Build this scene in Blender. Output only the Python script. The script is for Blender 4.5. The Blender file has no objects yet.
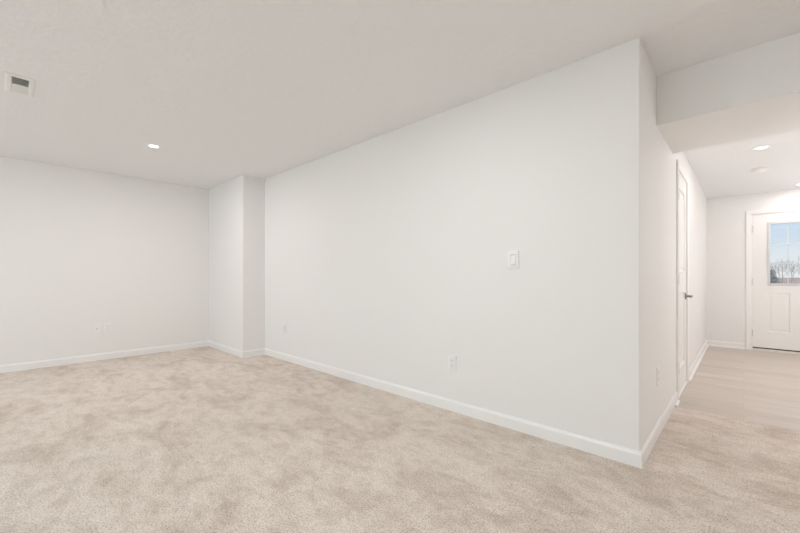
import bpy, bmesh, math, random
from mathutils import Vector, Matrix

random.seed(7)
S = bpy.context.scene
C = S.collection

# ------------------------------------------------------------------ camera
cam_data = bpy.data.cameras.new('camera')
cam = bpy.data.objects.new('camera', cam_data)
C.objects.link(cam)
cam.location = (0, 0, 1.0818)
cam.rotation_euler = (math.radians(90), 0, 0.7506)
cam_data.sensor_width = 36
cam_data.lens = 367.36 / 800 * 36
cam_data.shift_x = -0.0014
cam_data.shift_y = 0.0127
cam_data.clip_start = 0.02
cam_data.clip_end = 500
S.camera = cam

# ------------------------------------------------------------------ exposure
S.view_settings.view_transform = 'Standard'
S.view_settings.look = 'None'
S.view_settings.gamma = 1
S.view_settings.exposure = 0.0
S.view_settings.use_curve_mapping = False
S.cycles.use_denoising = True
S.cycles.max_bounces = 16
S.cycles.diffuse_bounces = 10
S.cycles.glossy_bounces = 4
S.cycles.transparent_max_bounces = 12
S.cycles.sample_clamp_indirect = 6

# ------------------------------------------------------------------ sky
W = bpy.data.worlds.new('sky')
S.world = W
W.use_nodes = True
nt = W.node_tree
nt.nodes.clear()
n_out = nt.nodes.new('ShaderNodeOutputWorld')
n_bg = nt.nodes.new('ShaderNodeBackground')
n_geo = nt.nodes.new('ShaderNodeTexCoord')
n_sep = nt.nodes.new('ShaderNodeSeparateXYZ')
n_ramp = nt.nodes.new('ShaderNodeValToRGB')
cr = n_ramp.color_ramp
cr.elements[0].position = 0.0
cr.elements[0].color = (0.92, 0.93, 0.94, 1)
cr.elements[1].position = 0.30
cr.elements[1].color = (0.40, 0.55, 0.80, 1)
for p, c in ((0.025, (0.90, 0.92, 0.95)), (0.055, (0.80, 0.88, 0.95)), (0.11, (0.58, 0.75, 0.93))):
    e = cr.elements.new(p)
    e.color = (*c, 1)
nt.links.new(n_geo.outputs['Generated'], n_sep.inputs[0])
nt.links.new(n_sep.outputs['Z'], n_ramp.inputs[0])
nt.links.new(n_ramp.outputs[0], n_bg.inputs[0])
n_bg.inputs[1].default_value = 1.0
nt.links.new(n_bg.outputs[0], n_out.inputs[0])

# ------------------------------------------------------------------ sun (low, along the window walls, so none of it comes indoors)
sun_data = bpy.data.lights.new('sun', 'SUN')
sun_data.energy = 4.0
sun_data.angle = 0.01
sun_data.color = (1.0, 0.95, 0.88)
sun = bpy.data.objects.new('sun', sun_data)
sun.rotation_euler = (0, math.radians(58), 0)
C.objects.link(sun)

# ------------------------------------------------------------------ room numbers
XC = -0.4327          # face of the hall side wall
D = 2.4495            # face of the long wall
XL = -6.101           # left wall
XB, YB = -4.885, 2.1433   # boxed-in corner
F = 7.569             # far wall of the hall
XR = 2.6              # right wall
XH = 1.65             # right wall of the hall
YR = -3.0             # wall behind the camera
CZ = 2.44
HZ = 2.314
Y1, Y2, ZB = 3.007, 3.78, 2.108
YE = 3.80             # carpet edge
VZ = -0.008           # vinyl level
T = 0.12
D2A, D2B, D2H = 4.055, 4.765, 2.035     # closet door opening (y) and height
D1A, D1B, D1H = 0.092, 1.012, 2.00      # entry door opening (x) and height
WINS = [(-5.2, -3.2), (-2.5, -0.5)]      # windows added behind the camera for daylight (x)
WZ0, WZ1 = 0.75, 2.1

# ------------------------------------------------------------------ area lights standing for daylight, outside the added windows
def area(name, loc, rot, sx, sy, power, color):
    d = bpy.data.lights.new(name, 'AREA')
    d.shape = 'RECTANGLE'
    d.size, d.size_y = sx, sy
    d.energy = power
    d.color = color
    o = bpy.data.objects.new(name, d)
    o.location = loc
    o.rotation_euler = rot
    C.objects.link(o)
    return o
DAY = 26
for i, (a, b) in enumerate(WINS):
    area('daylight', ((a + b) / 2, YR - T - 0.05, (WZ0 + WZ1) / 2), (math.radians(90), 0, 0), b - a - 0.1, WZ1 - WZ0 - 0.1, DAY, ((0.80, 0.90, 0.94), (0.72, 0.94, 1.0))[i])
LAMP = 15.0
LAMP_COLOR = (0.815, 0.765, 0.765)
LAMP_COOL = (0.765, 0.785, 0.785)

# ------------------------------------------------------------------ materials
def mat(name, color, rough=0.6, metal=0.0, spec=0.5):
    m = bpy.data.materials.new(name)
    m.use_nodes = True
    b = m.node_tree.nodes['Principled BSDF']
    b.inputs['Base Color'].default_value = (*color, 1)
    b.inputs['Roughness'].default_value = rough
    b.inputs['Metallic'].default_value = metal
    b.inputs['Specular IOR Level'].default_value = spec
    return m

def bump_noise(m, scale, strength, dist, detail=3, lo=None, hi=None):
    nt = m.node_tree
    b = nt.nodes['Principled BSDF']
    tc = nt.nodes.new('ShaderNodeTexCoord')
    nz = nt.nodes.new('ShaderNodeTexNoise')
    nz.inputs['Scale'].default_value = scale
    nz.inputs['Detail'].default_value = detail
    nt.links.new(tc.outputs['Object'], nz.inputs['Vector'])
    src = nz.outputs['Fac']
    if lo is not None:
        mr = nt.nodes.new('ShaderNodeMapRange')
        mr.inputs['From Min'].default_value = lo
        mr.inputs['From Max'].default_value = hi
        nt.links.new(src, mr.inputs['Value'])
        src = mr.outputs[0]
    bp = nt.nodes.new('ShaderNodeBump')
    bp.inputs['Strength'].default_value = strength
    bp.inputs['Distance'].default_value = dist
    nt.links.new(src, bp.inputs['Height'])
    nt.links.new(bp.outputs[0], b.inputs['Normal'])
    return m

M = {}
M['wall'] = bump_noise(mat('wall_paint', (0.83, 0.825, 0.815), 0.6, spec=0.3), 55, 0.08, 0.004)
M['ceiling'] = bump_noise(mat('ceiling_texture', (0.835, 0.84, 0.85), 0.85, spec=0.2), 28, 0.22, 0.006, 4, 0.42, 0.62)
M['trim'] = mat('trim_paint', (0.87, 0.865, 0.855), 0.32)
M['door'] = bump_noise(mat('door_paint', (0.86, 0.855, 0.84), 0.38), 90, 0.03, 0.002)
M['plate'] = mat('white_plastic', (0.86, 0.86, 0.85), 0.3)
M['slot'] = mat('dark_slot', (0.05, 0.05, 0.05), 0.6)
M['nickel'] = mat('satin_nickel', (0.55, 0.53, 0.50), 0.32, 1.0)
M['dark_nickel'] = mat('dark_nickel', (0.28, 0.26, 0.24), 0.35, 1.0)
M['hinge'] = mat('hinge_nickel', (0.70, 0.68, 0.65), 0.4, 0.6)
M['vent'] = mat('vent_enamel', (0.82, 0.82, 0.80), 0.4)
M['duct'] = mat('duct_dark', (0.10, 0.11, 0.105), 0.7)
M['lite'] = mat('grey_white_plastic', (0.66, 0.67, 0.67), 0.35)
M['sweep'] = mat('door_sweep_rubber', (0.05, 0.04, 0.035), 0.7)
M['sill'] = mat('sill_aluminium', (0.80, 0.77, 0.73), 0.35, 0.2)
M['hazed_bark'] = mat('hazed_bark', (0.42, 0.38, 0.36), 0.9)  # bark lightened so the colour carries the distance haze
M['evergreen'] = mat('evergreen', (0.27, 0.28, 0.27), 0.9)  # foliage greyed and lightened, haze put into the colour

def emit(name, color, strength):
    m = bpy.data.materials.new(name)
    m.use_nodes = True
    nt = m.node_tree
    b = nt.nodes['Principled BSDF']
    b.inputs['Base Color'].default_value = (0.9, 0.9, 0.88, 1)
    b.inputs['Emission Color'].default_value = (*color, 1)
    b.inputs['Emission Strength'].default_value = strength
    return m
M['lens'] = emit('lamp_lens', (1.0, 0.96, 0.92), 4.0)

def glass_mat():
    m = bpy.data.materials.new('window_glass')
    m.use_nodes = True
    nt = m.node_tree
    nt.nodes.clear()
    o = nt.nodes.new('ShaderNodeOutputMaterial')
    mx = nt.nodes.new('ShaderNodeMixShader')
    tr = nt.nodes.new('ShaderNodeBsdfTransparent')
    tr.inputs[0].default_value = (0.96, 0.975, 0.98, 1)
    gl = nt.nodes.new('ShaderNodeBsdfGlossy')
    gl.inputs['Roughness'].default_value = 0.02
    mx.inputs[0].default_value = 0.06
    nt.links.new(tr.outputs[0], mx.inputs[1])
    nt.links.new(gl.outputs[0], mx.inputs[2])
    nt.links.new(mx.outputs[0], o.inputs[0])
    return m
M['glass'] = glass_mat()

def carpet_mat():
    m = mat('carpet', (0.55, 0.45, 0.37), 0.95, spec=0.1)
    nt = m.node_tree
    L = nt.links.new
    b = nt.nodes['Principled BSDF']
    b.inputs['Sheen Weight'].default_value = 0.15
    b.inputs['Sheen Roughness'].default_value = 0.6
    tc = nt.nodes.new('ShaderNodeTexCoord')
    def noise(scale, detail, rough=0.5, stretch=None, dist=0.0):
        n = nt.nodes.new('ShaderNodeTexNoise')
        n.inputs['Scale'].default_value = scale
        n.inputs['Detail'].default_value = detail
        n.inputs['Roughness'].default_value = rough
        n.inputs['Distortion'].default_value = dist
        v = tc.outputs['Object']
        if stretch:
            mp = nt.nodes.new('ShaderNodeMapping')
            mp.inputs['Rotation'].default_value = (0, 0, stretch[0])
            mp.inputs['Scale'].default_value = (stretch[1], stretch[2], 1)
            L(v, mp.inputs[0])
            v = mp.outputs[0]
        L(v, n.inputs['Vector'])
        return n.outputs['Fac']
    def ramp(src, stops):
        r = nt.nodes.new('ShaderNodeValToRGB')
        r.color_ramp.elements[0].position, r.color_ramp.elements[0].color = stops[0][0], (*stops[0][1], 1)
        r.color_ramp.elements[1].position, r.color_ramp.elements[1].color = stops[-1][0], (*stops[-1][1], 1)
        for p, c in stops[1:-1]:
            e = r.color_ramp.elements.new(p)
            e.color = (*c, 1)
        L(src, r.inputs[0])
        return r.outputs[0]
    def mul(a, bb):
        x = nt.nodes.new('ShaderNodeMix')
        x.data_type = 'RGBA'
        x.blend_type = 'MULTIPLY'
        x.inputs['Factor'].default_value = 1
        L(a, x.inputs['A'])
        L(bb, x.inputs['B'])
        return x.outputs['Result']
    g = lambda v, w=1.0: (v, v * (1 - 0.025 * w), v * (1 - 0.05 * w))
    # fleck of the twisted yarns
    fleck = ramp(noise(125, 4, 0.78), [(0.33, (0.27, 0.19, 0.14)), (0.42, (0.63, 0.545, 0.475)), (0.50, (0.825, 0.75, 0.675)), (0.62, (0.93, 0.835, 0.77))])
    # tufts brushed one way and the other
    patch = ramp(noise(1.7, 4, 0.62, (0.5, 1.0, 1.7), 0.6), [(0.38, (0.84, 0.81, 0.785)), (0.50, (0.96, 0.95, 0.94)), (0.60, (1.0, 1.0, 1.0))])
    patch2 = ramp(noise(7.5, 4, 0.65, (0.2, 1.0, 1.6), 0.3), [(0.38, (0.87, 0.85, 0.83)), (0.56, (1.0, 1.0, 1.0))])
    small = ramp(noise(38, 3, 0.6), [(0.33, (0.92, 0.90, 0.885)), (0.60, (1.0, 1.0, 1.0))])
    col = mul(mul(mul(fleck, patch), patch2), small)
    L(col, b.inputs['Base Color'])
    ad = nt.nodes.new('ShaderNodeMath')
    ad.operation = 'MULTIPLY_ADD'
    L(noise(120, 4, 0.7), ad.inputs[0])
    ad.inputs[1].default_value = 1.0
    L(noise(22, 3, 0.6), ad.inputs[2])
    bp = nt.nodes.new('ShaderNodeBump')
    bp.inputs['Strength'].default_value = 0.7
    bp.inputs['Distance'].default_value = 0.010
    L(ad.outputs[0], bp.inputs['Height'])
    L(bp.outputs[0], b.inputs['Normal'])
    return m
M['carpet'] = carpet_mat()

def vinyl_mat():
    m = mat('vinyl_plank', (0.55, 0.47, 0.40), 0.36)
    nt = m.node_tree
    L = nt.links.new
    b = nt.nodes['Principled BSDF']
    tc = nt.nodes.new('ShaderNodeTexCoord')
    br = nt.nodes.new('ShaderNodeTexBrick')
    br.inputs['Scale'].default_value = 1.0
    br.inputs['Brick Width'].default_value = 1.22
    br.inputs['Row Height'].default_value = 0.18
    br.inputs['Mortar Size'].default_value = 0.0012
    br.inputs['Mortar Smooth'].default_value = 0.3
    br.inputs['Color1'].default_value = (0.55, 0.48, 0.425, 1)
    br.inputs['Color2'].default_value = (0.625, 0.555, 0.50, 1)
    br.inputs['Mortar'].default_value = (0.46, 0.40, 0.355, 1)
    br.offset = 0.37
    L(tc.outputs['Object'], br.inputs['Vector'])
    mp = nt.nodes.new('ShaderNodeMapping')
    mp.inputs['Scale'].default_value = (1.2, 22, 1)
    L(tc.outputs['Object'], mp.inputs[0])
    nz = nt.nodes.new('ShaderNodeTexNoise')
    nz.inputs['Scale'].default_value = 1.6
    nz.inputs['Detail'].default_value = 6
    nz.inputs['Distortion'].default_value = 0.5
    L(mp.outputs[0], nz.inputs['Vector'])
    r = nt.nodes.new('ShaderNodeValToRGB')
    r.color_ramp.elements[0].position, r.color_ramp.elements[0].color = 0.3, (0.86, 0.84, 0.82, 1)
    r.color_ramp.elements[1].position, r.color_ramp.elements[1].color = 0.65, (1.04, 1.03, 1.02, 1)
    L(nz.outputs['Fac'], r.inputs[0])
    x = nt.nodes.new('ShaderNodeMix')
    x.data_type = 'RGBA'
    x.blend_type = 'MULTIPLY'
    x.inputs['Factor'].default_value = 1
    L(br.outputs['Color'], x.inputs['A'])
    L(r.outputs[0], x.inputs['B'])
    L(x.outputs['Result'], b.inputs['Base Color'])
    return m
M['vinyl'] = vinyl_mat()

def ground_mat():
    m = mat('winter_ground', (0.38, 0.33, 0.28), 0.95, spec=0.1)
    nt = m.node_tree
    b = nt.nodes['Principled BSDF']
    tc = nt.nodes.new('ShaderNodeTexCoord')
    nz = nt.nodes.new('ShaderNodeTexNoise')
    nz.inputs['Scale'].default_value = 0.25
    nz.inputs['Detail'].default_value = 6
    nt.links.new(tc.outputs['Object'], nz.inputs['Vector'])
    r = nt.nodes.new('ShaderNodeValToRGB')
    r.color_ramp.elements[0].position, r.color_ramp.elements[0].color = 0.35, (0.40, 0.305, 0.245, 1)
    r.color_ramp.elements[1].position, r.color_ramp.elements[1].color = 0.62, (0.50, 0.405, 0.335, 1)
    nt.links.new(nz.outputs['Fac'], r.inputs[0])
    nt.links.new(r.outputs[0], b.inputs['Base Color'])
    return m
M['ground'] = ground_mat()
M['concrete'] = bump_noise(mat('pale_concrete', (0.78, 0.76, 0.73), 0.9), 20, 0.2, 0.01)

# ------------------------------------------------------------------ helpers
def finish(name, bm, m, parent=None, smooth=False):
    me = bpy.data.meshes.new(name)
    bmesh.ops.recalc_face_normals(bm, faces=bm.faces)
    bm.to_mesh(me)
    bm.free()
    if m:
        me.materials.append(m)
    if smooth:
        for p in me.polygons:
            p.use_smooth = True
    o = bpy.data.objects.new(name, me)
    C.objects.link(o)
    if parent:
        o.parent = parent
    return o

def tag(o, label, cat, group=None, kind=None):
    if label:
        o['label'] = label
    if cat:
        o['category'] = cat
    if group:
        o['group'] = group
    if kind:
        o['kind'] = kind
    return o

def struct(o, label, cat):
    return tag(o, label, cat, kind='structure')

def thing(name, loc, rot=(0, 0, 0), label=None, cat=None, group=None, kind=None):
    o = bpy.data.objects.new(name, None)
    o.empty_display_size = 0.1
    o.location = loc
    o.rotation_euler = rot
    C.objects.link(o)
    return tag(o, label, cat, group, kind)

def box(bm, lo, hi, bevel=0.0, seg=2):
    r = bmesh.ops.create_cube(bm, size=1)
    vs = r['verts']
    for v in vs:
        v.co = Vector([lo[i] + (v.co[i] + 0.5) * (hi[i] - lo[i]) for i in range(3)])
    if bevel:
        es = {e for v in vs for e in v.link_edges}
        bmesh.ops.bevel(bm, geom=list(es), offset=bevel, segments=seg, profile=0.5, affect='EDGES')
    return bm

def bx(lo, hi, bevel=0.0, seg=2):
    return box(bmesh.new(), lo, hi, bevel, seg)

def grid_panel(a_cuts, z_cuts, holes, t0, t1, frame):
    """A slab in the (a, z) plane between depths t0 and t1; holes is a list of (a0, a1, z0, z1). frame maps (a, t, z) to x, y, z."""
    A = sorted(set(a_cuts) | {h[0] for h in holes} | {h[1] for h in holes})
    Z = sorted(set(z_cuts) | {h[2] for h in holes} | {h[3] for h in holes})
    bm = bmesh.new()
    cache = {}
    def V(i, j, k):
        key = (i, j, k)
        if key not in cache:
            cache[key] = bm.verts.new(frame(A[i], (t0, t1)[k], Z[j]))
        return cache[key]
    def full(i, j):
        if i < 0 or j < 0 or i >= len(A) - 1 or j >= len(Z) - 1:
            return False
        ca, cz = (A[i] + A[i + 1]) / 2, (Z[j] + Z[j + 1]) / 2
        return not any(h[0] < ca < h[1] and h[2] < cz < h[3] for h in holes)
    for i in range(len(A) - 1):
        for j in range(len(Z) - 1):
            if not full(i, j):
                continue
            for k in (0, 1):
                bm.faces.new([V(i, j, k), V(i + 1, j, k), V(i + 1, j + 1, k), V(i, j + 1, k)])
            for (di, dj, p, q) in ((-1, 0, (i, j), (i, j + 1)), (1, 0, (i + 1, j), (i + 1, j + 1)), (0, -1, (i, j), (i + 1, j)), (0, 1, (i, j + 1), (i + 1, j + 1))):
                if not full(i + di, j + dj):
                    bm.faces.new([V(*p, 0), V(*q, 0), V(*q, 1), V(*p, 1)])
    return bm

def extrude_profile(prof, p0, p1, n, m0=0.0, m1=0.0, bm=None):
    """Sweep a (depth, height) outline from p0 to p1 along a wall whose normal is n; m0 / m1 mitre the ends by depth (+1 outer, -1 inner)."""
    bm = bm or bmesh.new()
    p0, p1, n = Vector(p0), Vector(p1), Vector(n)
    d = (p1 - p0).normalized()
    ra, rb = [], []
    for (t, z) in prof:
        ra.append(bm.verts.new(p0 + n * t + Vector((0, 0, z)) - d * (t * m0)))
        rb.append(bm.verts.new(p1 + n * t + Vector((0, 0, z)) + d * (t * m1)))
    k = len(prof)
    for i in range(k):
        j = (i + 1) % k
        bm.faces.new([ra[i], ra[j], rb[j], rb[i]])
    bm.faces.new(ra)
    bm.faces.new(rb[::-1])
    return bm

def lathe(prof, seg=40, bm=None, mtx=None, cap=True):
    """Revolve (r, z) pairs about the z axis."""
    bm = bm or bmesh.new()
    rings = []
    for (r, z) in prof:
        if r < 1e-6:
            rings.append([bm.verts.new((0, 0, z))])
        else:
            rings.append([bm.verts.new((r * math.cos(2 * math.pi * i / seg), r * math.sin(2 * math.pi * i / seg), z)) for i in range(seg)])
    for a, b in zip(rings, rings[1:]):
        for i in range(seg):
            j = (i + 1) % seg
            if len(a) == 1 and len(b) == 1:
                continue
            if len(a) == 1:
                bm.faces.new([a[0], b[i], b[j]])
            elif len(b) == 1:
                bm.faces.new([a[i], a[j], b[0]])
            else:
                bm.faces.new([a[i], a[j], b[j], b[i]])
    if mtx:
        for r in rings:
            for v in r:
                v.co = mtx @ v.co
    return bm

def tube(bm, pts, radii, seg=8):
    rings = []
    n = len(pts)
    P = [Vector(p) for p in pts]
    for i in range(n):
        d = (P[min(i + 1, n - 1)] - P[max(i - 1, 0)]).normalized()
        u = d.orthogonal().normalized()
        if rings:
            u = (prev - d * prev.dot(d)).normalized()
        prev = u
        w = d.cross(u)
        rings.append([bm.verts.new(P[i] + (u * math.cos(2 * math.pi * k / seg) + w * math.sin(2 * math.pi * k / seg)) * radii[i]) for k in range(seg)])
    for a, b in zip(rings, rings[1:]):
        for k in range(seg):
            j = (k + 1) % seg
            bm.faces.new([a[k], a[j], b[j], b[k]])
    bm.faces.new(rings[0][::-1])
    bm.faces.new(rings[-1])
    return bm

# ------------------------------------------------------------------ shell: floors
bm = bx((XL, YR, -0.10), (XR, YE, 0.0))
es = [e for e in bm.edges if all(abs(v.co.y - YE) < 1e-4 and abs(v.co.z) < 1e-4 for v in e.verts)]
bmesh.ops.bevel(bm, geom=es, offset=0.007, segments=3, profile=0.5, affect='EDGES')
struct(finish('floor', bm, M['carpet']), 'beige flecked cut pile carpet covering the main room floor', 'carpet floor')
struct(finish('floor_hall', bx((XC - 0.02, YE, -0.10), (XH, F, VZ)), M['vinyl']), 'pale greige wood plank floor of the entry hall past the carpet', 'plank floor')

# ------------------------------------------------------------------ shell: ceilings and beam
struct(finish('ceiling', bx((XL - T, YR - T, CZ), (XR + T, Y2, CZ + 0.1)), M['ceiling']), 'white lightly textured ceiling of the carpeted room', 'ceiling')
struct(finish('ceiling_hall', bx((XC - T, Y2, HZ), (XH + T, F + T, HZ + 0.1)), M['ceiling']), 'lower white ceiling over the entry hall beyond the beam', 'ceiling')
struct(finish('trim_1', bx((XC, Y1, ZB), (XR, Y2, CZ + 0.02), 0.003), M['wall']), 'wide white boxed beam dropped between the room and the hall', 'beam')

# ------------------------------------------------------------------ shell: walls
def vertical_bevel(bm, x, y, off=0.006):
    es = [e for e in bm.edges if all(abs(v.co.x - x) < 1e-4 and abs(v.co.y - y) < 1e-4 for v in e.verts)]
    bmesh.ops.bevel(bm, geom=es, offset=off, segments=4, profile=0.5, affect='EDGES')
    return bm

struct(finish('wall_center', vertical_bevel(bx((XB, D, -0.02), (XC, D + T, CZ)), XC, D), M['wall']), 'long white painted wall carrying the light switch', 'wall')
struct(finish('wall_chase', vertical_bevel(bx((XL, YB, -0.02), (XB, D + T, CZ)), XB, YB), M['wall']), 'white boxed out column in the far corner of the carpeted room', 'wall')
struct(finish('wall_left', bx((XL - T, YR - T, -0.02), (XL, D + T, CZ)), M['wall']), 'plain white end wall with two small wall plates low down', 'wall')
fr_y = lambda a, t, z: (t, a, z)      # slab whose long axis is y
fr_x = lambda a, t, z: (a, t, z)      # slab whose long axis is x
struct(finish('wall_hall', grid_panel((D + T, F), (-0.02, CZ), [(D2A, D2B, -0.02, D2H)], XC - T, XC, fr_y), M['wall']), 'white hall side wall with the panelled closet door', 'wall')
struct(finish('wall_far', grid_panel((XC - T, XH + T), (-0.06, HZ), [(D1A, D1B, -0.06, D1H)], F, F + T, fr_x), M['wall']), 'white far wall of the entry hall around the glazed entry door', 'wall')
struct(finish('wall_right', bx((XR, YR - T, -0.02), (XR + T, Y2 + T, CZ)), M['wall']), 'white side wall beyond the picture opposite the left wall', 'wall')
struct(finish('wall_hall_right', bx((XH, Y2, -0.02), (XH + T, F, CZ)), M['wall']), 'white hall wall facing the closet door', 'wall')
struct(finish('wall_return', bx((XH + T, Y2, -0.02), (XR, Y2 + T, CZ)), M['wall']), 'short white return wall beside the hall opening', 'wall')
struct(finish('wall_back', grid_panel((XL, XR), (-0.02, CZ), [(a, b, WZ0, WZ1) for a, b in WINS], YR - T, YR, fr_x), M['wall']), 'white window wall behind the viewer', 'wall')

# unseen windows added behind the camera to bring in daylight
for i, (a, b) in enumerate(WINS):
    w = grid_panel((a, b), (WZ0, WZ1), [(a + 0.05, (a + b) / 2 - 0.025, WZ0 + 0.05, WZ1 - 0.05), ((a + b) / 2 + 0.025, b - 0.05, WZ0 + 0.05, WZ1 - 0.05)], YR - 0.09, YR - 0.04, fr_x)
    wo = struct(finish('window_%d' % (i + 1), w, M['trim']), 'white sliding window added behind the viewer for daylight, ' + ('nearer the end wall' if i == 0 else 'nearer the hall'), 'window')
    finish('pane', bx((a + 0.04, YR - 0.068, WZ0 + 0.04), (b - 0.04, YR - 0.062, WZ1 - 0.04)), M['glass'], wo)

# ------------------------------------------------------------------ baseboards
BP = [(0, 0), (0.013, 0), (0.013, 0.070), (0.0115, 0.076), (0.008, 0.080), (0.0065, 0.086), (0.005, 0.088), (0, 0.088)]
def base(name, segs, label, z=0.0):
    bm = bmesh.new()
    for (p0, p1, n, m0, m1) in segs:
        extrude_profile(BP, (*p0, z), (*p1, z), (*n, 0), m0, m1, bm)
    return struct(finish(name, bm, M['trim']), label, 'baseboard')
base('baseboard_left', [((XL, YR), (XL, YB), (1, 0), 0, -1)], 'white baseboard along the plain end wall')
base('baseboard_chase', [((XL, YB), (XB, YB), (0, -1), -1, 1), ((XB, YB), (XB, D), (1, 0), 1, -1)], 'white baseboard wrapping the boxed out corner column')
base('baseboard_center', [((XB, D), (XC, D), (0, -1), -1, 1)], 'white baseboard along the long wall with the light switch')
base('baseboard_hall', [((XC, D), (XC, D2A - 0.072), (1, 0), 1, 0)], 'short white baseboard from the wall corner to the closet door')
base('baseboard_hall_far', [((XC, D2B + 0.072), (XC, F), (1, 0), 0, -1)], 'white baseboard between the closet door and the far wall', VZ)
base('baseboard_far', [((XC, F), (D1A - 0.075, F), (0, -1), -1, 0)], 'white baseboard left of the entry door on the far wall', VZ)
base('baseboard_far_right', [((D1B + 0.075, F), (XH, F), (0, -1), 0, -1)], 'white baseboard on the far side of the entry door', VZ)
SP = [(0.013, 0), (0.030, 0), (0.030, 0.006), (0.028, 0.013), (0.023, 0.018), (0.013, 0.020)]
def shoe(name, p0, p1, n, m0, m1, label):
    return struct(finish(name, extrude_profile(SP, (*p0, VZ), (*p1, VZ), (*n, 0), m0, m1), M['trim']), label, 'trim')
shoe('trim_2', (XC, YE + 0.005), (XC, D2A - 0.072), (1, 0), 0, 0, 'stub of white shoe moulding where the carpet meets the planks')
shoe('trim_3', (XC, D2B + 0.072), (XC, F), (1, 0), 0, -1, 'white shoe moulding along the hall baseboard past the closet door')
shoe('trim_4', (XC, F), (D1A - 0.075, F), (0, -1), -1, 0, 'white shoe moulding left of the entry door')
shoe('trim_5', (D1B + 0.075, F), (XH, F), (0, -1), 0, -1, 'white shoe moulding on the far side of the entry door')

# ------------------------------------------------------------------ doors
def panel_face(bm, a0, a1, z0, z1, t, frame, s, depth=0.012, mw=0.026, rise=0.007):
    """A sunk moulding round a raised field, laid on a door face at depth t; s is the way out of the door."""
    loops = [(0, 0.0), (mw * 0.35, -depth), (mw, -depth), (mw * 1.9, -depth + rise)]
    rings = []
    for (ins, dp) in loops:
        rings.append([bm.verts.new(frame(a, t + s * dp, z)) for a, z in ((a0 + ins, z0 + ins), (a1 - ins, z0 + ins), (a1 - ins, z1 - ins), (a0 + ins, z1 - ins))])
    for r, q in zip(rings, rings[1:]):
        for k in range(4):
            j = (k + 1) % 4
            bm.faces.new([r[k], r[j], q[j], q[k]])
    bm.faces.new(rings[-1])

def door_leaf(a0, a1, z0, z1, panels, holes, t_in, t_out, frame, s):
    """Leaf between t_in (room face) and t_out; panels are sunk in the room face."""
    bm = grid_panel((a0, a1), (z0, z1), holes + panels, t_in, t_out, frame)
    # close each panel cell with a moulded face in front and a flat face behind
    for (p0, p1, q0, q1) in panels:
        panel_face(bm, p0, p1, q0, q1, t_in, frame, s)
        bm.faces.new([bm.verts.new(frame(a, t_out, z)) for a, z in ((p0, q0), (p1, q0), (p1, q1), (p0, q1))])
    bmesh.ops.remove_doubles(bm, verts=bm.verts, dist=1e-5)
    return bm

CAS = [(0, 0), (0.0, 0.011), (0.010, 0.014), (0.045, 0.017), (0.060, 0.017), (0.063, 0.014), (0.063, 0)]   # (away from the opening, proud of the wall)
def casing(a0, a1, z1, t, frame, s, z0, reveal=0.006):
    bm = bmesh.new()
    path = [(a0 - reveal, z0, -1, 0), (a0 - reveal, z1 + reveal, -1, 1), (a1 + reveal, z1 + reveal, 1, 1), (a1 + reveal, z0, 1, 0)]
    rings = [[bm.verts.new(frame(a + oa * w, t + s * d, z + oz * w)) for (w, d) in CAS] for (a, z, oa, oz) in path]
    for r, q in zip(rings, rings[1:]):
        for k in range(len(CAS)):
            j = (k + 1) % len(CAS)
            bm.faces.new([r[k], r[j], q[j], q[k]])
    bm.faces.new(rings[0])
    bm.faces.new(rings[-1][::-1])
    return bm

def jamb(a0, a1, z0, z1, t0, t1, frame, th=0.018):
    return grid_panel((a0, a1), (z0, z1), [(a0 + th, a1 - th, z0, z1 - th)], t0, t1, frame)

def hinge_bm(p, h=0.09, r=0.0075):
    bm = bmesh.new()
    lathe([(0, -h / 2 - 0.004), (r * 0.7, -h / 2 - 0.003), (r, -h / 2), (r, h / 2), (r * 0.7, h / 2 + 0.003), (0, h / 2 + 0.004)], 14, bm, Matrix.Translation(p))
    return bm

# closet door in the hall side wall
d2 = thing('door_2', (XC, (D2A + D2B) / 2, VZ), label='narrow white two panel closet door in the hall side wall', cat='door', kind='structure')
def child(o, par):
    o.parent = par
    o.matrix_parent_inverse = Matrix.Translation(-Vector(par.location))
    return o
XF = XC - 0.001
a0, a1 = D2A + 0.021, D2B - 0.021
P2 = [(a0 + 0.10, a1 - 0.10, 1.13, 1.90), (a0 + 0.10, a1 - 0.10, 0.23, 0.93)]
child(finish('leaf', door_leaf(a0, a1, 0.012, D2H - 0.022, P2, [], XF, XF - 0.035, fr_y, 1), M['door']), d2)
child(finish('jamb', jamb(D2A, D2B, VZ, D2H, XC - T, XC - 0.0005, fr_y), M['trim']), d2)
child(finish('casing', casing(D2A, D2B, D2H, XC, fr_y, 1, VZ), M['trim']), d2)
child(finish('threshold', bx((XC - 0.05, D2A + 0.018, VZ), (XC + 0.012, D2B - 0.018, 0.009), 0.003), M['trim']), d2)
for z in (1.82, 1.06, 0.26):
    hb = hinge_bm((XC + 0.006, D2A + 0.0185, z), 0.09)
    box(hb, (XC - 0.0005, D2A + 0.002, z - 0.045), (XC + 0.0012, D2A + 0.036, z + 0.045))
    child(finish('hinge', hb, M['nickel']), d2)
# lever handle
hy, hz = a1 - 0.062, 0.885
hb = bmesh.new()
rot = Matrix.Translation((XF, hy, hz)) @ Matrix.Rotation(math.radians(90), 4, 'Y')
lathe([(0, 0), (0.032, 0), (0.032, 0.005), (0.029, 0.009), (0.014, 0.011), (0.011, 0.014), (0.0105, 0.040), (0.0115, 0.047), (0.0115, 0.058), (0.009, 0.061), (0, 0.062)], 24, hb, rot)
tube(hb, [(XF + 0.053, hy + 0.004, hz), (XF + 0.055, hy - 0.03, hz + 0.001), (XF + 0.054, hy - 0.07, hz - 0.001), (XF + 0.050, hy - 0.112, hz - 0.004)], [0.0095, 0.0085, 0.0075, 0.0065], 12)
child(finish('lever_handle', hb, M['dark_nickel'], smooth=True), d2)['label'] = 'dark metal lever handle'

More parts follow.
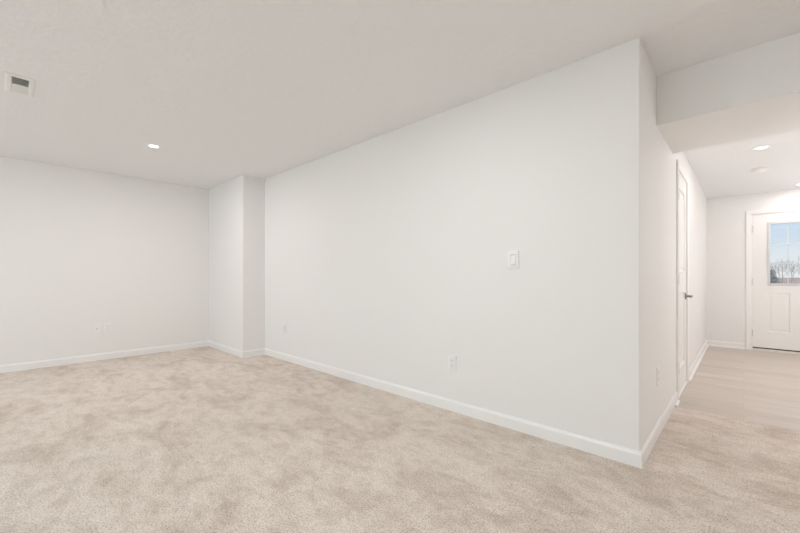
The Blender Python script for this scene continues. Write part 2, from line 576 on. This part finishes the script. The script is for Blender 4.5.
# entry door in the far wall
d1 = thing('door_1', ((D1A + D1B) / 2, F, VZ), label='white entry door with nine light window and two lower panels', cat='door', kind='structure')
YF = F + 0.004
a0, a1 = D1A + 0.004, D1B - 0.004
LX0, LX1, LZ0, LZ1 = 0.258, 0.846, 0.955, 1.868
PP = [(0.255, 0.482, 0.275, 0.850), (0.622, 0.849, 0.275, 0.850)]
leaf = child(finish('leaf', door_leaf(a0, a1, 0.040, D1H - 0.004, PP, [(LX0, LX1, LZ0, LZ1)], YF, YF + 0.044, fr_x, -1), M['door']), d1)
JW = 0.03
child(finish('jamb', grid_panel((D1A - 0.0, D1B + 0.0), (VZ, D1H), [(D1A + 0.0035, D1B - 0.0035, VZ, D1H - 0.0035)], F, F + T, fr_x), M['trim']), d1)
child(finish('casing', casing(D1A, D1B, D1H, F, fr_x, -1, VZ), M['trim']), d1)
child(finish('weatherstrip', bx((D1A + 0.004, YF + 0.006, 0.020), (D1B - 0.004, YF + 0.040, 0.041)), M['sweep']), d1)['label'] = 'dark rubber sweep under the door'
child(finish('sill', bx((D1A, F - 0.035, VZ), (D1B, F + T, 0.021), 0.004), M['sill']), d1)['label'] = 'pale metal door sill'
# raised frame round the glass
fb = grid_panel((LX0 - 0.006, LX1 + 0.006), (LZ0 - 0.006, LZ1 + 0.006), [(LX0 + 0.024, LX1 - 0.024, LZ0 + 0.030, LZ1 - 0.024)], YF - 0.011, YF + 0.055, fr_x)
bmesh.ops.bevel(fb, geom=[e for e in fb.edges if all(v.co.y < YF for v in e.verts)], offset=0.005, segments=2, profile=0.5, affect='EDGES')
lf = child(finish('glass_frame', fb, M['lite']), d1)
GX0, GX1, GZ0, GZ1 = LX0 + 0.022, LX1 - 0.022, LZ0 + 0.028, LZ1 - 0.022
child(finish('glass', bx((GX0, YF + 0.010, GZ0), (GX1, YF + 0.013, GZ1)), M['glass']), d1)
mb = bmesh.new()
for k in (1, 2):
    xm = GX0 + (GX1 - GX0) * k / 3
    zm = GZ0 + (GZ1 - GZ0) * k / 3
    box(mb, (xm - 0.0055, YF + 0.018, GZ0), (xm + 0.0055, YF + 0.024, GZ1))
    box(mb, (GX0, YF + 0.0185, zm - 0.0055), (GX1, YF + 0.0235, zm + 0.0055))
child(finish('muntin_grid', mb, M['plate']), d1)
for z in (1.79, 1.005, 0.245):
    hb = hinge_bm((D1A + 0.001, F - 0.0085, z), 0.10)
    child(finish('hinge', hb, M['hinge']), d1)
hb = bmesh.new()
rot = Matrix.Translation((D1B - 0.075, YF, 0.93)) @ Matrix.Rotation(math.radians(90), 4, 'X')
lathe([(0, 0), (0.033, 0), (0.033, 0.006), (0.014, 0.012), (0.011, 0.030), (0.024, 0.042), (0.028, 0.055), (0.022, 0.066), (0, 0.070)], 24, hb, rot)
child(finish('knob', hb, M['nickel'], smooth=True), d1)
hb = bmesh.new()
rot = Matrix.Translation((D1B - 0.075, YF, 1.08)) @ Matrix.Rotation(math.radians(90), 4, 'X')
lathe([(0, 0), (0.030, 0), (0.030, 0.008), (0.024, 0.014), (0, 0.015)], 24, hb, rot)
child(finish('deadbolt', hb, M['nickel'], smooth=True), d1)

# ------------------------------------------------------------------ wall plates (built facing -y at the origin, then turned)
def plate_mesh(w, h, holes, th=0.006):
    bm = grid_panel((-w / 2, w / 2), (-h / 2, h / 2), holes, -th, 0, fr_x)
    bmesh.ops.bevel(bm, geom=[e for e in bm.edges if all(v.co.y < -th + 1e-5 for v in e.verts) and len(e.link_faces) == 2 and any(abs(f.normal.y) < 0.5 for f in e.link_faces)], offset=0.0022, segments=2, profile=0.5, affect='EDGES')
    return bm

def screw(parent, z):
    finish('screw', lathe([(0, 0.0), (0.0032, 0.0), (0.0032, 0.0008), (0, 0.0012)], 12, None, Matrix.Translation((0, -0.0058, z)) @ Matrix.Rotation(math.radians(90), 4, 'X')), M['plate'], parent)

def receptacle(name, loc, rz, label):
    t = thing(name, loc, (0, 0, rz), label, 'outlet', 'white duplex outlets')
    W_, H_ = 0.080, 0.125
    finish('cover_plate', plate_mesh(W_, H_, [(-0.0165, 0.0165, 0.006, 0.034), (-0.0165, 0.0165, -0.034, -0.006)]), M['plate'], t)
    for zc in (0.020, -0.020):
        so = finish('socket', bx((-0.0162, -0.0045, zc - 0.0137), (0.0162, 0.0, zc + 0.0137), 0.002), M['plate'], t)
        sl = bmesh.new()
        box(sl, (-0.0078, -0.0050, zc - 0.002), (-0.0056, -0.0040, zc + 0.008))
        box(sl, (0.0056, -0.0050, zc - 0.001), (0.0078, -0.0040, zc + 0.007))
        lathe([(0, -0.0005), (0.0026, -0.0005), (0.0026, 0.0005), (0, 0.0005)], 12, sl, Matrix.Translation((0, -0.0045, zc - 0.0075)) @ Matrix.Rotation(math.radians(90), 4, 'X'))
        finish('slot', sl, M['slot'], so)
    screw(t, 0.0)
    return t

receptacle('wall_outlet', (-1.716, D, 0.385), 0, 'white wall outlet low on the long wall, below and left of the light switch')
receptacle('wall_outlet', (-4.345, D, 0.415), 0, 'white wall outlet low on the long wall, close to the boxed out corner column')
receptacle('wall_outlet', (XC, 3.045, 0.400), math.radians(90), 'white wall outlet on the short hall side wall, between the corner and the closet door')
receptacle('wall_outlet', (XL, 0.897, 0.414), math.radians(90), 'white wall outlet on the end wall, right beside the cable plate')
t = thing('cable_plate', (XL, 0.790, 0.410), (0, 0, math.radians(90)), 'white cable jack plate with one dark centre jack, low on the end wall', 'wall plate')
finish('cover_plate', plate_mesh(0.080, 0.125, []), M['plate'], t)
finish('jack', lathe([(0.0, 0), (0.0075, 0), (0.0075, 0.003), (0.0048, 0.003), (0.0048, 0.010), (0.0, 0.010)], 16, None, Matrix.Translation((0, -0.006, 0)) @ Matrix.Rotation(math.radians(90), 4, 'X')), M['nickel'], t)
screw(t, 0.042)
screw(t, -0.042)

t = thing('light_switch', (-1.194, D, 1.204), (0, 0, 0), 'white rocker light switch on the long wall', 'light switch')
finish('cover_plate', plate_mesh(0.080, 0.127, [(-0.0172, 0.0172, -0.0342, 0.0342)], 0.009), M['plate'], t)
rb = bmesh.new()
prof = [(-0.0035, -0.0332), (-0.0145, -0.0325), (-0.0092, 0.0), (-0.0065, 0.0325), (-0.002, 0.0332), (0, 0.0332), (0, -0.0332)]
ra = [rb.verts.new((-0.0162, y, z)) for y, z in prof]
rc = [rb.verts.new((0.0162, y, z)) for y, z in prof]
for i in range(len(prof)):
    j = (i + 1) % len(prof)
    rb.faces.new([ra[i], ra[j], rc[j], rc[i]])
rb.faces.new(ra)
rb.faces.new(rc[::-1])
finish('rocker', rb, M['plate'], t)

# ------------------------------------------------------------------ ceiling register (two banks of blades)
VX, VY = -3.750, 0.062
t = thing('ceiling_vent', (VX, VY, CZ), (0, 0, 0), 'white rectangular air register on the ceiling above the carpet', 'vent')
fb = bmesh.new()
WX, WY = 0.355, 0.150
OX, OY = 0.285, 0.082
def ring_rect(hx, hy, z):
    return [fb.verts.new((sx * hx, sy * hy, z)) for sx, sy in ((-1, -1), (1, -1), (1, 1), (-1, 1))]
rr = [ring_rect(WX / 2, WY / 2, 0), ring_rect(WX / 2, WY / 2, -0.003), ring_rect(WX / 2 - 0.012, WY / 2 - 0.012, -0.008), ring_rect(OX / 2 + 0.004, OY / 2 + 0.004, -0.008), ring_rect(OX / 2, OY / 2, -0.005), ring_rect(OX / 2, OY / 2, 0)]
for r, q in zip(rr, rr[1:]):
    for k in range(4):
        j = (k + 1) % 4
        fb.faces.new([r[k], r[j], q[j], q[k]])
finish('frame', fb, M['vent'], t)
finish('duct', bx((-OX / 2, -OY / 2, -0.0012), (OX / 2, OY / 2, -0.0002)), M['duct'], t)
finish('center_bar', bx((-0.006, -OY / 2, -0.0075), (0.006, OY / 2, -0.0015)), M['vent'], t)
for s in (-1, 1):
    for k in range(9):
        xk = s * (0.015 + k * 0.0147)
        b_ = bx((-0.0052, -OY / 2, -0.0006), (0.0052, OY / 2, 0.0006))
        ang = math.radians(32) * s
        bmesh.ops.transform(b_, matrix=Matrix.Translation((xk + s * 0.002, 0, -0.0045)) @ Matrix.Rotation(ang, 4, 'Y'), verts=b_.verts)
        finish('blade', b_, M['vent'], t)

# ------------------------------------------------------------------ recessed ceiling lamps
def recessed(loc, label, power=LAMP, group='recessed ceiling lamps', r=0.043, color=LAMP_COLOR):
    t = thing('recessed_light', loc, (0, 0, 0), label, 'ceiling light', group)
    finish('trim_ring', lathe([(r, 0), (r, -0.004), (r + 0.004, -0.006), (r + 0.014, -0.006), (r + 0.019, -0.003), (r + 0.020, 0)], 48), M['plate'], t, True)
    finish('lens', lathe([(0, -0.0045), (r * 0.5, -0.0043), (r * 0.9, -0.0038), (r, -0.003), (r, 0.0)], 48), M['lens'], t, True)
    d = bpy.data.lights.new('lamp_light', 'AREA')
    d.shape = 'DISK'
    d.size = r * 1.1
    d.energy = power
    d.color = color
    o = bpy.data.objects.new('lamp_light', d)
    o.location = (0, 0, -0.0065)
    o.parent = t
    C.objects.link(o)
    return t
recessed((-4.483, 1.04, CZ), 'lit round recessed lamp in the main ceiling, facing the end wall')
recessed((-1.40, 1.04, CZ), 'lit round recessed lamp in the main ceiling, over the carpet before the light switch', 14.2, color=LAMP_COOL)
recessed((-4.483, -1.4, CZ), 'lit round recessed lamp added for fill in the main ceiling, near the window by the end wall')  # this and the next three lamps are unseen, added to light the room
recessed((-1.40, -1.4, CZ), 'lit round recessed lamp added for fill in the main ceiling, behind the viewer', color=LAMP_COOL)
recessed((1.5, -1.4, CZ), 'lit round recessed lamp added for fill in the main ceiling, behind the viewer near the side wall', 15, color=LAMP_COOL)
recessed((1.5, 1.04, CZ), 'lit round recessed lamp added for fill in the main ceiling, before the beam', 13, color=LAMP_COOL)
recessed((0.122, 4.90, HZ), 'lit round recessed lamp in the hall ceiling, just past the beam', 5)
recessed((0.56, 7.20, HZ), 'lit round recessed lamp in the hall ceiling, in front of the entry door', 4)

GLOBE_COLOR = (1.0, 0.975, 0.965)
def pendant(loc, label, power):  # pendants added out of view to brighten the hall, no such source seen
    gm = emit('fill_globe', GLOBE_COLOR, power)
    t = thing('fill_pendant', loc, (0, 0, 0), label, 'added fill lamp', 'added fill globes in the entry hall')
    finish('canopy', lathe([(0.06, 0), (0.06, -0.012), (0.02, -0.03), (0, -0.03)], 32), M['nickel'], t, True)
    tb = bmesh.new()
    tube(tb, [(0, 0, -0.025), (0, 0, -0.70)], [0.006, 0.006], 12)
    finish('stem', tb, M['nickel'], t, True)
    finish('globe', lathe([(0.13 * math.sin(math.pi * k / 20), -0.82 + 0.13 * math.cos(math.pi * k / 20)) for k in range(21)], 32), gm, t, True)
pendant((1.10, 4.22, HZ), 'lit white globe pendant added for fill in the entry hall, nearer the beam', 26)
pendant((1.12, 6.20, HZ), 'lit white globe pendant added for fill in the entry hall, nearer the entry door', 22)

t = thing('smoke_detector', (0.130, 5.87, HZ), (0, 0, 0), 'round white smoke detector on the hall ceiling', 'smoke detector')
finish('base', lathe([(0, 0), (0.066, 0), (0.066, -0.008), (0.062, -0.010), (0, -0.010)], 40), M['plate'], t, True)
finish('cover', lathe([(0.060, -0.010), (0.060, -0.016), (0.056, -0.024), (0.048, -0.032), (0.036, -0.036), (0, -0.037)], 40), M['plate'], t, True)
finish('test_button', lathe([(0.010, -0.0365), (0.010, -0.039), (0, -0.0395)], 20, None, Matrix.Translation((0.02, 0, 0))), M['plate'], t)

# ------------------------------------------------------------------ outside the entry door
GZ = -0.15
struct(finish('ground', bx((-300, F + T + 1.6, GZ - 0.2), (400, 1500, GZ)), M['ground']), 'brown winter field outside beyond the entry door', 'ground')
struct(finish('ground_porch', bx((-1.0, F + T, GZ - 0.2), (2.4, F + T + 1.6, -0.06)), M['concrete']), 'pale concrete stoop outside the entry door', 'porch')

TREE_LABEL = 'leafless tree in the thin tree line beyond the entry door window'
def bare_tree(loc, h, seed, label):
    rnd = random.Random(seed)
    t = thing('bare_tree', loc, (0, 0, rnd.random() * 6), label, 'tree', 'bare trees beyond the entry door')
    tb = bmesh.new()
    top = Vector((rnd.uniform(-.3, .3), rnd.uniform(-.3, .3), h * 0.75))
    pts = [Vector((0, 0, 0)), top * 0.35 + Vector((0.1, 0, 0)), top * 0.7, top]
    tube(tb, pts, [h * .017, h * .013, h * .008, h * .004], 6)
    finish('trunk', tb, M['hazed_bark'], t)
    bb = bmesh.new()
    def grow(p, d, l, r, lev):
        q = p + d * l * .5 + Vector((rnd.uniform(-.05, .05), rnd.uniform(-.05, .05), .02)) * l
        e = p + d * l + Vector((0, 0, .12 * l))
        tube(bb, [p, q, e], [r, r * .7, r * .35], 4)
        if lev:
            for k in range(4):
                f = rnd.uniform(.35, 1)
                b = p.lerp(e, f)
                nd = (d + Vector((rnd.uniform(-.8, .8), rnd.uniform(-.8, .8), rnd.uniform(.1, .7)))).normalized()
                grow(b, nd, l * rnd.uniform(.42, .62), r * .55, lev - 1)
    for k in range(9):
        f = 0.3 + 0.7 * k / 8
        p = top * f
        a = k * 2.4 + rnd.random()
        nd = Vector((math.cos(a), math.sin(a), rnd.uniform(.7, 1.5))).normalized()
        grow(p, nd, h * (.42 - .22 * f), h * .006, 2)
    finish('branches', bb, M['hazed_bark'], t)
    return t
protos = [bare_tree((-8 + 4.5 * k, 104, GZ), 4.6, 100 + k, TREE_LABEL) for k in range(8)]
rt = random.Random(3)
for row in range(6):
    y = 114 + row * 13
    for k in range(8):
        src = protos[(row * 3 + k) % 8]
        t = src.copy()
        C.objects.link(t)
        t.location = (-8 + k * 5.2 + (row % 3) * 1.7 + rt.uniform(-.3, .3) + row * 0.5, y, GZ)
        t.rotation_euler = (0, 0, rt.random() * 6.28)
        z = rt.uniform(0.75, 1.35)
        t.scale = (0.85, 0.85, z)
        for ch in src.children:
            c = ch.copy()
            C.objects.link(c)
            c.parent = t

def bush(loc, h, label):
    t = thing('evergreen_bush', loc, (0, 0, 0), label, 'bush')
    bm = bmesh.new()
    rnd = random.Random(5)
    for k in range(260):
        f = rnd.random() ** .7
        a = rnd.random() * 6.283
        r = h * .5 * (1 - f * .8) * rnd.uniform(.5, 1)
        p = Vector((math.cos(a) * r, math.sin(a) * r, h * f * .95 + .05))
        q = bmesh.ops.create_icosphere(bm, subdivisions=1, radius=h * rnd.uniform(.05, .09))
        for v in q['verts']:
            v.co = v.co * rnd.uniform(.7, 1.2) + p
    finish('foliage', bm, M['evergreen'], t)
    tb = bmesh.new()
    tube(tb, [(0, 0, 0), (0, 0, h * .5)], [h * .04, h * .02], 8)
    finish('trunk', tb, M['hazed_bark'], t)
bush((1.66, 44, GZ), 1.75, 'dark evergreen bush seen low through the entry door window')
